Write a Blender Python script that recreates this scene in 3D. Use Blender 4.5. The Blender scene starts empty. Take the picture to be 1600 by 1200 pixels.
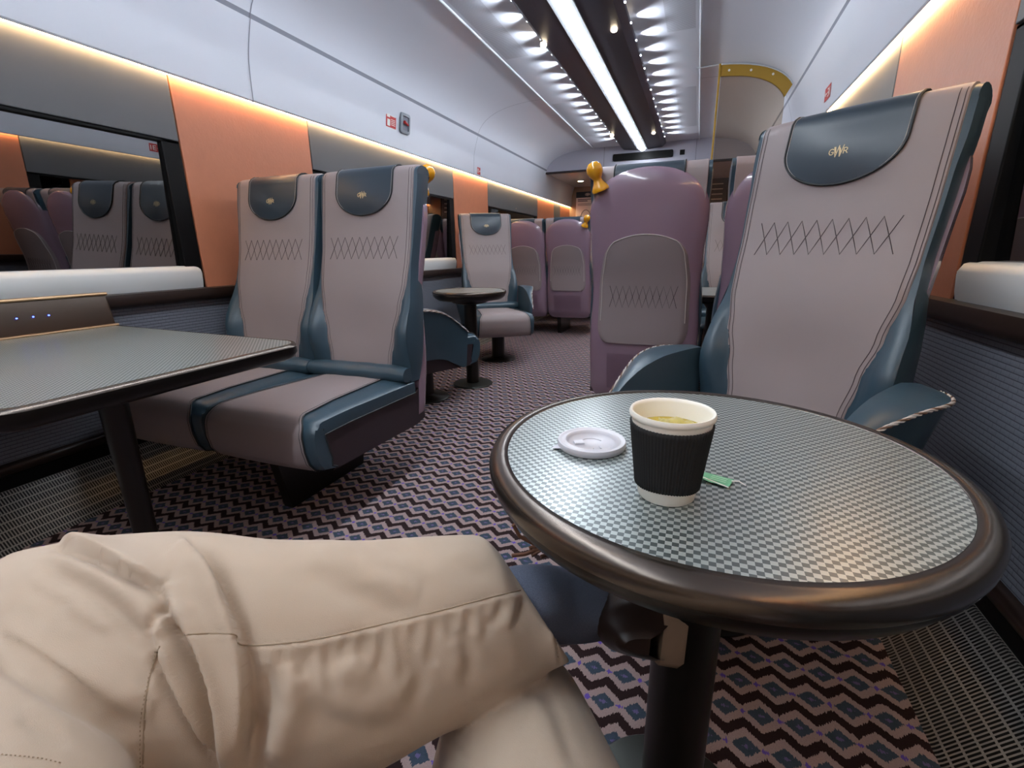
import bpy, bmesh, math, random
import numpy as np
from mathutils import Vector, Matrix
random.seed(4)
SC = bpy.context.scene
COL = SC.collection
R_ = math.radians
PI = math.pi

# ------------------------------------------------------------------ camera, world, exposure
CAM = np.array([.72, 0.0, .875]); FPX = 734.0
def _rot(yaw, pitch, roll):
    cy, sy, cp, sp = math.cos(yaw), math.sin(yaw), math.cos(pitch), math.sin(pitch)
    f = np.array([-sy*cp, cy*cp, -sp]); r = np.array([cy, sy, 0.]); u = np.cross(r, f)
    c, s = math.cos(roll), math.sin(roll)
    return np.array([c*r+s*u, -s*r+c*u, f])
RC = _rot(.3678, .2730, -.0150)
def ray(x, y, t=1.0):
    return CAM + t*(RC.T @ np.array([(x-800)/FPX, (600-y)/FPX, 1.0]))
cd = bpy.data.cameras.new('camera'); cam = bpy.data.objects.new('camera', cd); COL.objects.link(cam)
cd.sensor_fit = 'HORIZONTAL'; cd.sensor_width = 36; cd.lens = 36*FPX/1600; cd.clip_start = .02; cd.clip_end = 100
M4 = Matrix(((RC[0][0], RC[1][0], -RC[2][0], CAM[0]), (RC[0][1], RC[1][1], -RC[2][1], CAM[1]),
             (RC[0][2], RC[1][2], -RC[2][2], CAM[2]), (0, 0, 0, 1)))
cam.matrix_world = M4
SC.camera = cam
w = bpy.data.worlds.new('world'); SC.world = w; w.use_nodes = True
w.node_tree.nodes['Background'].inputs[0].default_value = (.004, .005, .008, 1)   # night outside
SC.view_settings.view_transform = 'Standard'; SC.view_settings.look = 'None'
SC.view_settings.gamma = 1; SC.view_settings.use_curve_mapping = False
SC.view_settings.exposure = 0.72
STRIP_E, COVE_E, SPOT_W, WARM_SPOT_W = 25.0, 20.0, 5.2, 1.0
Y0, Y1, YH = -2.6, 8.1, 6.5          # rear end, far end wall, header bulkhead

# ------------------------------------------------------------------ helpers
def link(o, parent=None):
    COL.objects.link(o)
    if parent is not None: o.parent = parent
    return o
class MB:
    def __init__(s): s.v = []; s.f = []; s.m = []
    def add(s, vs, fs, mat=0):
        b = len(s.v); s.v += [tuple(float(c) for c in p) for p in vs]
        s.f += [tuple(b+i for i in f) for f in fs]; s.m += [mat]*len(fs); return s
    def box(s, x0, x1, y0, y1, z0, z1, mat=0):
        vs = [(x, y, z) for x in (x0, x1) for y in (y0, y1) for z in (z0, z1)]
        return s.add(vs, [(0,1,3,2),(4,6,7,5),(0,4,5,1),(2,3,7,6),(0,2,6,4),(1,5,7,3)], mat)
    def grid(s, P, mat=0, cu=False, cv=False, capv=False):
        n, m = len(P), len(P[0]); vs = [p for r in P for p in r]; fs = []
        for i in range(n if cu else n-1):
            for j in range(m if cv else m-1):
                a, b = i, (i+1) % n; c, d = j, (j+1) % m
                fs.append((a*m+c, b*m+c, b*m+d, a*m+d))
        if capv: fs.append(tuple(range(m))[::-1]); fs.append(tuple((n-1)*m+j for j in range(m)))
        return s.add(vs, fs, mat)
    def lathe(s, prof, n=48, c=(0,0,0), mat=0, cap=True):
        P = [[(c[0]+r*math.cos(2*PI*k/n), c[1]+r*math.sin(2*PI*k/n), c[2]+z) for k in range(n)] for r, z in prof]
        return s.grid(P, mat, cv=True, capv=cap)
    def tube(s, pts, r, n=8, mat=0, closed=False, cap=True):
        pts = [Vector(p) for p in pts]; N = len(pts); P = []; up = None
        for i, p in enumerate(pts):
            a = pts[(i-1) % N] if (closed or i > 0) else p; b = pts[(i+1) % N] if (closed or i < N-1) else p
            t = (b-a).normalized() if (b-a).length > 1e-9 else Vector((0,0,1))
            if up is None: up = Vector((0,0,1)) if abs(t.z) < .9 else Vector((1,0,0))
            u = (up - t*up.dot(t))
            u = u.normalized() if u.length > 1e-6 else t.orthogonal().normalized()
            up = u; v = t.cross(u); rr = r[i] if isinstance(r, (list, tuple)) else r
            P.append([p + (u*math.cos(2*PI*k/n) + v*math.sin(2*PI*k/n))*rr for k in range(n)])
        return s.grid(P, mat, cu=closed, cv=True, capv=cap and not closed)
    def prism(s, poly, axis, a, b, mat=0):
        def mk(p, h):
            return {'x': (h, p[0], p[1]), 'y': (p[0], h, p[1]), 'z': (p[0], p[1], h)}[axis]
        n = len(poly); vs = [mk(p, a) for p in poly] + [mk(p, b) for p in poly]
        fs = [(i, (i+1) % n, n+(i+1) % n, n+i) for i in range(n)] + [tuple(range(n))[::-1], tuple(range(n, 2*n))]
        return s.add(vs, fs, mat)
    def build(s, name, mats, parent=None, ang=35, bevel=0, sub=0, fix=True):
        me = bpy.data.meshes.new(name); me.from_pydata(s.v, [], s.f); 
        if not isinstance(mats, (list, tuple)): mats = [mats]
        for m in mats: me.materials.append(m)
        me.polygons.foreach_set('material_index', s.m)
        if fix:
            bm = bmesh.new(); bm.from_mesh(me); bmesh.ops.recalc_face_normals(bm, faces=bm.faces); bm.to_mesh(me); bm.free()
        me.shade_smooth()
        if ang < 180: me.set_sharp_from_angle(angle=R_(ang))
        o = bpy.data.objects.new(name, me); link(o, parent)
        if bevel:
            md = o.modifiers.new('bevel', 'BEVEL'); md.width = bevel; md.segments = 3; md.limit_method = 'ANGLE'; md.angle_limit = R_(35)
        if sub:
            md = o.modifiers.new('sub', 'SUBSURF'); md.levels = sub; md.render_levels = sub
        return o
def tag(o, label=None, cat=None, group=None, kind=None):
    for k, v in (('label', label), ('category', cat), ('group', group), ('kind', kind)):
        if v: o[k] = v
    return o
def empty(name, loc, rz=0, scale=1):
    o = bpy.data.objects.new(name, None); o.empty_display_size = .1; link(o)
    o.location = loc; o.rotation_euler = (0, 0, rz); o.scale = (scale,)*3; return o
def kids(o): return [c for c in bpy.data.objects if c.parent == o]
def copy_tree(o, parent=None, skip=()):
    c = o.copy(); COL.objects.link(c); c.parent = parent
    for ch in kids(o):
        if ch.name.split('.')[0] not in skip: copy_tree(ch, c, skip)
    return c
def interp(x, xs, ys):
    # smooth (cosine) interpolation
    if x <= xs[0]: return ys[0]
    for i in range(len(xs)-1):
        if x <= xs[i+1]:
            t = (x-xs[i])/(xs[i+1]-xs[i]); t = t*t*(3-2*t); return ys[i]*(1-t)+ys[i+1]*t
    return ys[-1]

# ------------------------------------------------------------------ materials
def srgb(h):
    c = [int(h[i:i+2], 16)/255 for i in (0, 2, 4)]
    return tuple((x/12.92 if x <= .04045 else ((x+.055)/1.055)**2.4) for x in c) + (1,)
class NT:
    """small wrapper so that shader maths can be written as expressions"""
    def __init__(s, name):
        s.m = bpy.data.materials.new(name); s.m.use_nodes = True; s.t = s.m.node_tree
        s.b = s.t.nodes['Principled BSDF']; s.out = s.t.nodes['Material Output']
        s._co = None
    def node(s, typ, **kw):
        n = s.t.nodes.new(typ)
        for k, v in kw.items(): setattr(n, k, v)
        return n
    def l(s, a, b): s.t.links.new(a, b)
    def math(s, op, *a):
        n = s.node('ShaderNodeMath', operation=op)
        for i, x in enumerate(a):
            if isinstance(x, E_): s.l(x.s, n.inputs[i])
            else: n.inputs[i].default_value = x
        return E_(s, n.outputs[0])
    def xyz(s, kind='Object'):
        if s._co is None:
            tc = s.node('ShaderNodeTexCoord'); sp = s.node('ShaderNodeSeparateXYZ')
            s.co = tc.outputs[kind]; s.l(s.co, sp.inputs[0]); s._co = [E_(s, sp.outputs[i]) for i in range(3)]
        return s._co
    def noise(s, scale, detail=2, vec=None, rough=.5):
        n = s.node('ShaderNodeTexNoise'); n.inputs['Scale'].default_value = scale; n.inputs['Detail'].default_value = detail
        n.inputs['Roughness'].default_value = rough
        if vec is None: s.xyz(); vec = s.co
        s.l(vec, n.inputs['Vector']); return E_(s, n.outputs['Fac'])
    def mix(s, f, a, b):
        n = s.node('ShaderNodeMix', data_type='RGBA')
        if isinstance(f, E_): s.l(f.s, n.inputs[0])
        else: n.inputs[0].default_value = f
        for k, x in ((6, a), (7, b)):
            if isinstance(x, tuple): n.inputs[k].default_value = x
            else: s.l(x, n.inputs[k])
        return n.outputs[2]
    def bump(s, h, strength=.3, dist=.001):
        n = s.node('ShaderNodeBump'); n.inputs['Strength'].default_value = strength; n.inputs['Distance'].default_value = dist
        s.l(h.s, n.inputs['Height']); s.l(n.outputs[0], s.b.inputs['Normal'])
    def base(s, c):
        if isinstance(c, tuple): s.b.inputs['Base Color'].default_value = c
        else: s.l(c, s.b.inputs['Base Color'])
class E_:
    def __init__(e, nt, s): e.n = nt; e.s = s
    def __add__(e, o): return e.n.math('ADD', e, o)
    __radd__ = __add__
    def __sub__(e, o): return e.n.math('SUBTRACT', e, o)
    def __rsub__(e, o): return e.n.math('SUBTRACT', o, e)
    def __mul__(e, o): return e.n.math('MULTIPLY', e, o)
    __rmul__ = __mul__
    def __truediv__(e, o): return e.n.math('DIVIDE', e, o)
    def __lt__(e, o): return e.n.math('LESS_THAN', e, o)
    def __gt__(e, o): return e.n.math('GREATER_THAN', e, o)
    def abs(e): return e.n.math('ABSOLUTE', e)
    def fract(e): return e.n.math('FRACT', e)
    def floor(e): return e.n.math('FLOOR', e)
    def sin(e): return e.n.math('SINE', e)
    def mod2(e): return e.n.math('FRACT', e*.5)*2
def mat(name, col, rough=.5, metal=0, spec=None, coat=0, bump=None, var=0, emit=None):
    n = NT(name); c = srgb(col) if isinstance(col, str) else col
    if var:
        f = n.noise(var[0], 3); n.base(n.mix(f, tuple(x*(1-var[1]) for x in c[:3])+(1,), tuple(min(1, x*(1+var[1])) for x in c[:3])+(1,)))
    else: n.base(c)
    n.b.inputs['Roughness'].default_value = rough; n.b.inputs['Metallic'].default_value = metal
    if spec is not None: n.b.inputs['Specular IOR Level'].default_value = spec
    if coat: n.b.inputs['Coat Weight'].default_value = coat; n.b.inputs['Coat Roughness'].default_value = .08
    if bump: n.bump(n.noise(bump[0], 3), bump[1], bump[2] if len(bump) > 2 else .001)
    if emit: n.b.inputs['Emission Color'].default_value = srgb(emit[0]); n.b.inputs['Emission Strength'].default_value = emit[1]
    return n.m
M = {}
M['leather'] = mat('taupe_leather', '908586', .5, bump=(260, .25, .0006), var=(6, .06))
M['teal'] = mat('teal_leather', '334855', .36, bump=(120, .25, .0008), var=(7, .1))
M['patch'] = mat('dark_teal_leather', '2b3944', .34, bump=(300, .15, .0005))
M['shell'] = mat('mauve_plastic', '857080', .24, coat=.8, bump=(500, .08, .0003), var=(3, .05))
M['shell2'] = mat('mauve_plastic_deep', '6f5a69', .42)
M['pocket'] = mat('taupe_pocket_fabric', '807678', .7, bump=(900, .3, .0006))
M['stitch'] = mat('dark_stitching', '3c3236', .8)
M['paleseam'] = mat('pale_piping', 'b9b4b0', .6)
M['darkseam'] = mat('dark_piping', '1c2226', .6)
M['plum'] = mat('plum_trim', '2c2228', .5)
M['black'] = mat('black_metal', '17130f', .38, .3, bump=(700, .1, .0003))
M['gold'] = mat('gold_thread', 'cdb88c', .45, .1)
M['yellow'] = mat('mustard_enamel', 'd99a14', .18, coat=.6)
M['white'] = mat('white_gloss', 'c9ced4', .28)
M['ceil'] = mat('ceiling_white', 'd8dce6', .32, var=(1.5, .03), bump=(6, .15, .004))
M['sill'] = mat('sill_white', 'd4d7d6', .35)
M['orange'] = mat('copper_panel', 'c07a5a', .42, bump=(90, .5, .0014), var=(20, .07))
M['greyp'] = mat('grey_panel', '5d6064', .5, bump=(400, .15, .0004))
M['brown'] = mat('dark_wood_rail', '231712', .35, var=(30, .3))
M['blackgap'] = mat('black_frame', '050506', .5, spec=.2)
M['house'] = mat('ceiling_raft', '3a3846', .42)
M['cabin'] = mat('beige_wood', 'a08a76', .5, var=(4, .12))
M['bulk'] = mat('lilac_grey_bulkhead', 'b4b4c2', .4)
M['greyline'] = mat('grey_seal', '7f828e', .6)
M['tan'] = mat('tan_wood', 'a87f58', .5, var=(5, .1))
M['red'] = mat('red_sticker', 'c42a2a', .4)
M['whitep'] = mat('white_print', 'f0eee9', .5)
M['bronze'] = mat('bronze_console', '3b2f26', .35, .6)
M['bronze_hi'] = mat('bronze_trim', '9a7d60', .3, .9)
M['rim'] = mat('gunmetal_rim', '5c544e', .27, .9)
M['rim_dark'] = mat('dark_table_edge', '1a1715', .3, .5)
M['khaki'] = None
M['sock'] = None
M['strip'] = mat('cool_light', 'eef4ff', .5, emit=('eef6ff', STRIP_E))
M['cove'] = mat('warm_light', 'ffd9a0', .5, emit=('ffd196', COVE_E))
M['downl'] = mat('downlight_glow', 'fff1dc', .5, emit=('ffe9c8', 12))
M['lens'] = mat('led_lens', 'eef4ff', .5, emit=('e6efff', 10))
M['blue'] = mat('blue_indicator', '3344ff', .5, emit=('3a4cff', 8))
M['mustard'] = mat('mustard_band', 'b08a2e', .5)
M['sil'] = mat('silver', 'b8bcc0', .3, .9)

def carpet():
    n = NT('zigzag_carpet'); x, y, z = n.xyz()
    cb_ = n.node('ShaderNodeCombineXYZ'); n.l((x*420).s, cb_.inputs[0]); n.l((y*22).s, cb_.inputs[1])
    jag = (n.noise(1.0, 1, cb_.outputs[0])-.5)*.014
    PX, PY = .0652, .074
    yy = (y - .975 - .09*(1.04-x)*-1*0)/PY + 40.0
    row = yy.floor(); odd = row.mod2()
    # distance from row centre line, rows alternate by half a period
    def band(sh_y, sh_x):
        v = ((yy+.5+sh_y)*.5).fract()*2*PY - PY*.5   # -.5PY .. 1.5PY  centre 0
        u = ((x-1.04)/PX + sh_x + 60.5).fract() - .5
        t = 1 - u.abs()*2                          # 1 at diamond centre, 0 at dots
        return v, u, t
    col = srgb('4a2f2c')[:3]; dark = srgb('2e2021'); pink = srgb('a89391'); teal = srgb('44586a'); vio = srgb('6a55b8'); vio2 = srgb('7a6aa0')
    c = dark
    for sy, sx in ((0, 0), (1, .5)):
        v, u, t = band(sy, sx); av = v.abs() + jag
        pk = av < (t*.026 + .0125)
        tl = (av + .006) < (t*.0262)
        c = n.mix(pk, c, pink)
        c = n.mix(tl, c, n.mix(n.noise(60, 1), srgb('35474f'), srgb('4a5468')))
        cen = (v.abs() + u.abs()*PX*.6 + jag) < .0042
        c = n.mix(cen*.7, c, vio2)
        dt = (v.abs() + (.5-u.abs())*PX*.9 + jag*1.2) < .0058
        c = n.mix(dt, c, vio)
    nz = n.noise(350, 2)
    c2 = n.mix(nz*.55, c, n.mix(.55, c, (0, 0, 0, 1)))
    n.base(c2); n.b.inputs['Roughness'].default_value = .95; n.b.inputs['Specular IOR Level'].default_value = .15
    n.bump(n.noise(1200, 2), .6, .002)
    return n.m
M['carpet'] = carpet()

def checker_top():
    n = NT('checkered_laminate'); x, y, z = n.xyz(); a = .0056
    cx = ((x/a+1000).floor() + (y/a+1000).floor()).mod2()
    f = (cx > .5)
    n.base(n.mix(f, srgb('4e595a'), srgb('a3adab')))
    n.b.inputs['Roughness'].default_value = .34
    n.b.inputs['Metallic'].default_value = .35
    n.b.inputs['Coat Weight'].default_value = .5; n.b.inputs['Coat Roughness'].default_value = .25
    return n.m
M['check'] = checker_top()
def dado_fabric():
    n = NT('ribbed_wall_fabric'); x, y, z = n.xyz(); p = .0125
    row = (z/p).fract(); line = (row < .16)
    off = ((z/p).floor()*.37)
    v = ((y/.03 + off).fract() < .06)
    c = n.mix(n.noise(200, 3), srgb('5f6470'), srgb('72767f'))
    c = n.mix(line*.75, c, srgb('22242e')); c = n.mix(v*.35, c, srgb('2a2c36'))
    n.base(c); n.b.inputs['Roughness'].default_value = .85
    n.bump((row*3.1416).sin()*1.0 + n.noise(500, 2)*.4, .3, .002)
    return n.m
M['dado'] = dado_fabric()
def grille_mat():
    n = NT('slotted_metal'); x, y, z = n.xyz()
    s = (x*x+z*z*0)  # unused helper
    across = x.abs()*1.35
    r = ((across)/.0235).fract(); sl = ((y + across*0)/.0078).fract()
    hole = (r > .16)*(sl > .42)
    n.base(n.mix(hole, srgb('a09c94'), srgb('0c0b0a')))
    n.b.inputs['Roughness'].default_value = .4
    inv = 1-hole
    n.l((inv*.4).s, n.b.inputs['Metallic']); n.bump(inv, .8, .002)
    return n.m
M['grille'] = grille_mat()
def ribbed():
    n = NT('ribbed_ceiling'); x, y, z = n.xyz()
    ax = x.abs(); inx = (ax > .44)*(ax < .60); iny = (((y+.35)/2.43).fract() < .55)
    w_ = ((y/.0115)*6.2832).sin()*.5+.5
    h = inx*iny*w_
    n.base(n.mix(h*.7, srgb('d8dce6'), srgb('8c8f98'))); n.b.inputs['Roughness'].default_value = .5
    n.b.inputs['Specular IOR Level'].default_value = .2
    n.bump(h, .25, .0015)
    return n.m
M['ribbed'] = ribbed()
def glassy(name, tint, rough=.02, ior=1.5, glossw=None):
    n = NT(name); n.t.nodes.remove(n.b)
    tr = n.node('ShaderNodeBsdfTransparent'); tr.inputs[0].default_value = tint
    gl = n.node('ShaderNodeBsdfGlossy'); gl.inputs['Roughness'].default_value = rough
    fr = n.node('ShaderNodeFresnel'); fr.inputs[0].default_value = ior
    mx = n.node('ShaderNodeMixShader'); n.l(fr.outputs[0], mx.inputs[0]); n.l(tr.outputs[0], mx.inputs[1]); n.l(gl.outputs[0], mx.inputs[2])
    n.l(mx.outputs[0], n.out.inputs[0]); return n.m
M['pane'] = glassy('night_window_glass', (.25, .28, .3, 1), .012, 4.2)
M['tinted'] = glassy('bronze_tinted_glass', (.80, .73, .65, 1), .05, 1.45)
def khaki():
    n = NT('khaki_twill'); x, y, z = n.xyz()
    c = n.mix(n.noise(9, 3), srgb('ab9a87'), srgb('b8a998')); n.base(c); n.b.inputs['Roughness'].default_value = .9
    n.b.inputs['Specular IOR Level'].default_value = .2
    n.b.inputs['Sheen Weight'].default_value = .15
    n.bump(n.noise(1500, 2)*.5 + n.noise(25, 3)*3.0, .35, .0012); return n.m
M['khaki'] = khaki()
M['seam'] = mat('khaki_seam', '93826d', .9)
def sockm():
    n = NT('blue_grey_knit'); x, y, z = n.xyz(); n.base(n.mix(n.noise(700, 2), srgb('5f6a80'), srgb('8590a6')))
    n.b.inputs['Roughness'].default_value = .95; n.bump(n.noise(900, 1), .6, .002); return n.m
M['sock'] = sockm()
M['shoe'] = mat('dark_brown_leather', '2a1c16', .4, bump=(80, .3, .001), var=(20, .25))
M['sole'] = mat('tan_rubber_sole', '8c715a', .7, var=(60, .1))
M['lace'] = mat('brown_lace', '6b4632', .7)
M['cup'] = mat('cream_paper', 'eeece2', .55)
def sleeve():
    n = NT('black_ripple_card'); n.base(srgb('17181a')); n.b.inputs['Roughness'].default_value = .75; n.bump(n.noise(900, 2), .3, .0005); return n.m
M['sleeve'] = sleeve()
M['tea'] = mat('milky_green_tea', 'b9a23c', .25, var=(60, .25))
M['lid'] = mat('white_plastic_lid', 'c4c4cb', .35)
M['green'] = mat('green_tag', '6fb58e', .6, var=(200, .15))

# ------------------------------------------------------------------ the coach: floor, walls, ceiling
XW = 1.33
def struct(mb, name, mats, **k):
    o = mb.build(name, mats, **k); o['kind'] = 'structure'; return o
mb = MB(); mb.box(-1.34, 1.34, Y0, Y1, -.03, 0); struct(mb, 'floor', M['carpet'])
def vault():
    # half profile from centre outwards: (x, z)
    P = [(0, 2.135), (.628, 2.135)]
    for k in range(1, 15):
        t = k/14; a, b, c = (.628, 2.135), (1.16, 2.135), (1.243, 1.925)
        P.append(tuple((1-t)**2*a[i]+2*t*(1-t)*b[i]+t*t*c[i] for i in (0, 1)))
    Q = [(1.243, 1.925), (1.247, 1.905)]
    U = []
    for k in range(0, 9):
        t = k/8; a, b, c = (1.247, 1.905), (1.285, 1.80), (1.293, 1.74)
        U.append(tuple((1-t)**2*a[i]+2*t*(1-t)*b[i]+t*t*c[i] for i in (0, 1)))
    U += [(1.296, 1.70), (1.300, 1.585), (1.306, 1.578)]
    return P, Q, U
PV, PQ, PU = vault()
mb = MB()
for s in (-1, 1):
    for prof, m_ in ((PV[:2], 1), (PV[1:], 0), (PQ, 2), (PU, 0)):
        mb.grid([[(s*x, y, z) for x, z in prof] for y in (Y0, Y1)], m_)
mb.box(-1.34, 1.34, Y0, Y1, 2.2, 2.24, 0)
struct(mb, 'ceiling', [M['ceil'], M['ribbed'], M['greyline']], fix=False)
# panel joints across the vault
tn = 0
for yj in (-.53, 1.90, 4.33):
    for s in (-1, 1):
        mb = MB(); pr = PV[1:]+PQ+PU
        mb.grid([[(s*(x-.0015), yj+d, z-.0015) for x, z in pr] for d in (-.002, .002)])
        tn += 1; struct(mb, 'trim_%d' % tn, M['greyline'])
for s in (-1, 1):      # bead between flat ceiling and vault
    mb = MB(); mb.tube([(s*.628, y, 2.132) for y in (Y0, YH)], .007, 10); tn += 1; struct(mb, 'trim_%d' % tn, M['white'])
# outer body behind panels
for side, s in (('left', -1), ('right', 1)):
    mb = MB()
    mb.box(*sorted((s*1.335, s*1.36)), Y0, Y1, .17, .70, 0)
    o = struct(mb, 'wall_'+side, [M['dado']])
    tn += 1; mb = MB()
    mb.prism([(s*1.33, .69), (s*1.30, .695), (s*1.292, .715), (s*1.30, .742), (s*1.345, .748), (s*1.345, .69)], 'y', Y0, Y1)
    struct(mb, 'trim_%d' % tn, M['brown'], ang=60)
    mb = MB(); mb.prism([(s*1.345, .235), (s*1.322, .235), (s*1.312, .225), (s*1.312, .205), (s*1.325, .195), (s*1.345, .195)], 'y', Y0, Y1)
    mb.box(*sorted((s*1.325, s*1.36)), Y0, Y1, .0, .2, 1)
    struct(mb, 'baseboard_'+side, [M['brown'], M['blackgap']], ang=60)
    g = MB(); a, b = (s*1.195, .004), (s*1.318, .150)
    g.grid([[(x, y, z) for x, z in ((s*1.19, 0), a, b, (s*1.325, .150))] for y in (Y0, Y1)])
    o = g.build('heater_grille', M['grille'], fix=False)
    tag(o, 'slotted metal heater grille along the foot of the %s wall' % side, 'grille')
    # cove light: channel + strip
    e = empty('cove_light', (s*1.317, 3, 1.59)); tag(e, 'warm glowing light strip above the %s wall panels' % side, 'light')
    mb = MB(); mb.box(-.0115, .0115, Y0-3, Y1-3, -.008, .003); mb.build('light_strip', M['cove'], e)
    mb = MB(); mb.box(-.012, .012, Y0-3, Y1-3, .0035, .010); mb.build('channel', M['white'], e)
# windows and pillars: orange panels between the windows, grey above each window
PIL = [(-3.32, -2.6), (-.89, -.15), (1.52, 2.27), (3.96, 4.71), (6.36, 7.15), (7.5, 8.1)]
WIN = [(-2.6, -.89), (-.15, 1.52), (2.27, 3.96), (4.71, 6.36), (7.15, 7.5)]
wn = 0
for side, s in (('left', -1), ('right', 1)):
    def bx(mb, xa, xb, *r, **k): mb.box(*sorted((s*xa, s*xb)), *r, **k)
    for a, b in PIL:
        a = max(a, Y0)
        if b <= a: continue
        tn += 1; mb = MB(); bx(mb, 1.328, 1.36, a+.003, b-.003, .742, 1.60); struct(mb, 'trim_%d' % tn, M['orange'], bevel=.002)
    for i, (a, b) in enumerate(WIN):
        if i == 4:
            tn += 1; mb = MB(); bx(mb, 1.328, 1.36, a, b, .742, 1.60); struct(mb, 'trim_%d' % tn, M['greyp']); continue
        tn += 1; mb = MB(); bx(mb, 1.327, 1.36, a+.003, b-.003, 1.338, 1.60); o = struct(mb, 'trim_%d' % tn, M['greyp'], bevel=.003)
        wn += 1
        W = empty('window_%d' % wn, (s*1.34, (a+b)/2, .74)); W['kind'] = 'structure'
        h = (b-a)/2
        mb = MB()
        def fr(y0, y1, z0, z1): mb.box(*sorted((s*-.008, s*.03)), y0, y1, z0, z1)
        fr(-h, -h+.075, .0, .598); fr(h-.075, h, 0, .598); fr(-h, h, .584, .598); fr(-h, h, 0, .09)
        mb.build('window_frame', M['blackgap'], W, bevel=.004)
        mb = MB(); q = [(.022, .085), (.006, .588), (.011, .588), (.027, .085)]; mb.prism([(s*a_, b_) for a_, b_ in q], 'y', -h+.07, h-.07); mb.build('window_pane', M['pane'], W)
        # white sill box with rounded shoulders
        prof = [(.02, 0), (-.012, 0), (-.022, .03), (-.028, .075), (-.018, .093), (.0, .099), (.02, .099)]
        mb = MB(); P = []
        for yy_, k in ((-h+.012, .90), (-h+.02, .97), (-h+.04, 1), (h-.04, 1), (h-.02, .97), (h-.012, .90)):
            P.append([(s*(x if x > 0 else x*(1 if k == 1 else .6)), yy_, z*k) for x, z in prof])
        mb.grid(P, capv=True); mb.build('window_sill', M['sill'], W, ang=50)
# emblem letters ------------------------------------------------------
LET = {'G': [[(-.43, .20), (-.55, .27), (-.70, .25), (-.80, .10), (-.80, -.08), (-.70, -.22), (-.55, -.25), (-.44, -.18), (-.43, -.02), (-.60, -.02)]],
       'W': [[(-.40, .42), (-.20, -.48), (.0, .52), (.18, -.48), (.40, .52)], [(-.31, .42), (-.20, -.10)], [(.12, .28), (.24, -.22)]],
       'R': [[(.46, -.25), (.46, .25), (.66, .25), (.76, .16), (.74, .04), (.64, -.02), (.48, -.02)], [(.62, -.02), (.80, -.25)]]}
def emblem(mb, f, size, wd=.085, mat=0):
    """f maps (u, v) in metres to a 3D point on the surface"""
    for ch in 'GWR':
        for st in LET[ch]:
            for (a, b), (c, d) in zip(st[:-1], st[1:]):
                L = math.hypot(c-a, d-b); nx, ny = -(d-b)/L*wd/2, (c-a)/L*wd/2; ex, ey = (c-a)/L*wd*.3, (d-b)/L*wd*.3
                q = [(a-ex+nx, b-ey+ny), (a-ex-nx, b-ey-ny), (c+ex-nx, d+ey-ny), (c+ex+nx, d+ey+ny)]
                mb.add([f(u*size, v*size) for u, v in q], [(0, 1, 2, 3)], mat)
for s, y in ((-1, 5.53), (1, 3.40)):
    mb = MB(); emblem(mb, lambda u, v: (s*1.3255, y+u*-s*-1*(1 if s < 0 else -1), 1.372+v), .016)
    o = mb.build('wall_emblem', M['gold'], fix=False)
    tag(o, {(-1, 5.53): 'small gold lettered emblem on the grey panel towards the far end of left wall', (1, 3.40): 'small gold emblem on the right grey panel, mirrored in the nearest left window'}[(s, y)], 'emblem', 'gold wall emblems')
# header bulkhead and lobby
prof = [p for p in PV+PQ+PU if p[1] > 1.885]
poly = [(x, z) for x, z in prof] + [(1.262, 1.885)]; poly = poly + [(-x, z) for x, z in reversed(poly) if x > 0]
mb = MB(); mb.prism(poly, 'y', YH, YH+.05); mb.box(-1.26, 1.26, YH-.012, YH+.05, 1.872, 1.892, 1)
mb.box(-.49, -.487, YH-.002, YH, 1.89, 2.13, 1); mb.box(.60, .603, YH-.002, YH, 1.89, 2.13, 1)
struct(mb, 'wall_header', [M['bulk'], M['plum']])
mb = MB(); mb.box(-1.3, 1.3, YH+.05, Y1, 1.885, 1.91); tn += 1; struct(mb, 'trim_%d' % tn, M['white'])
mb = MB(); mb.box(-1.34, 1.34, Y1, Y1+.04, 0, 2.2); struct(mb, 'wall_far', M['cabin'])
mb = MB(); mb.box(-1.34, 1.34, Y0-.04, Y0, 0, 2.2); struct(mb, 'wall_rear', M['cabin'])
e = empty('door_1', (.1, Y1, 0)); e['kind'] = 'structure'
mb = MB(); mb.box(-.32, .32, -.03, 0, 0, 1.88); mb.build('door_leaf', M['tan'], e, bevel=.004)
mb = MB(); mb.box(-.18, .18, -.036, -.028, .95, 1.65); mb.build('door_glass', M['pane'], e)
def rrect(w, h, r, n=6):
    P = []
    for cx, cy, a0 in ((w/2-r, h/2-r, 0), (-w/2+r, h/2-r, 90), (-w/2+r, -h/2+r, 180), (w/2-r, -h/2+r, 270)):
        for k in range(n+1): a = R_(a0+90*k/n); P.append((cx+r*math.cos(a), cy+r*math.sin(a)))
    return P
mb = MB(); mb.prism([(x-.015, z+2.0) for x, z in rrect(.72, .082, .018)], 'y', YH-.02, YH)
tag(mb.build('destination_display', M['blackgap']), 'long black display panel on the bulkhead under the ceiling light', 'display')
mb = MB(); mb.box(.42, .475, YH-.008, YH, 1.975, 2.03); tag(mb.build('sensor_window', M['blackgap']), 'small black square sensor right of the long black display', 'sensor')
mb = MB(); mb.lathe([(.0, 0), (.05, 0), (.055, .004), (.055, .012)], 24, mat=0)
dl = empty('downlight', (-.98, 7.35, 1.872)); tag(dl, 'round white downlight in the lobby ceiling beyond the bulkhead', 'light')
mb.build('bezel', M['white'], dl)
mb = MB(); mb.lathe([(.0, -.002), (.04, -.002), (.04, .0)], 24); mb.build('lamp', M['downl'], dl)
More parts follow.
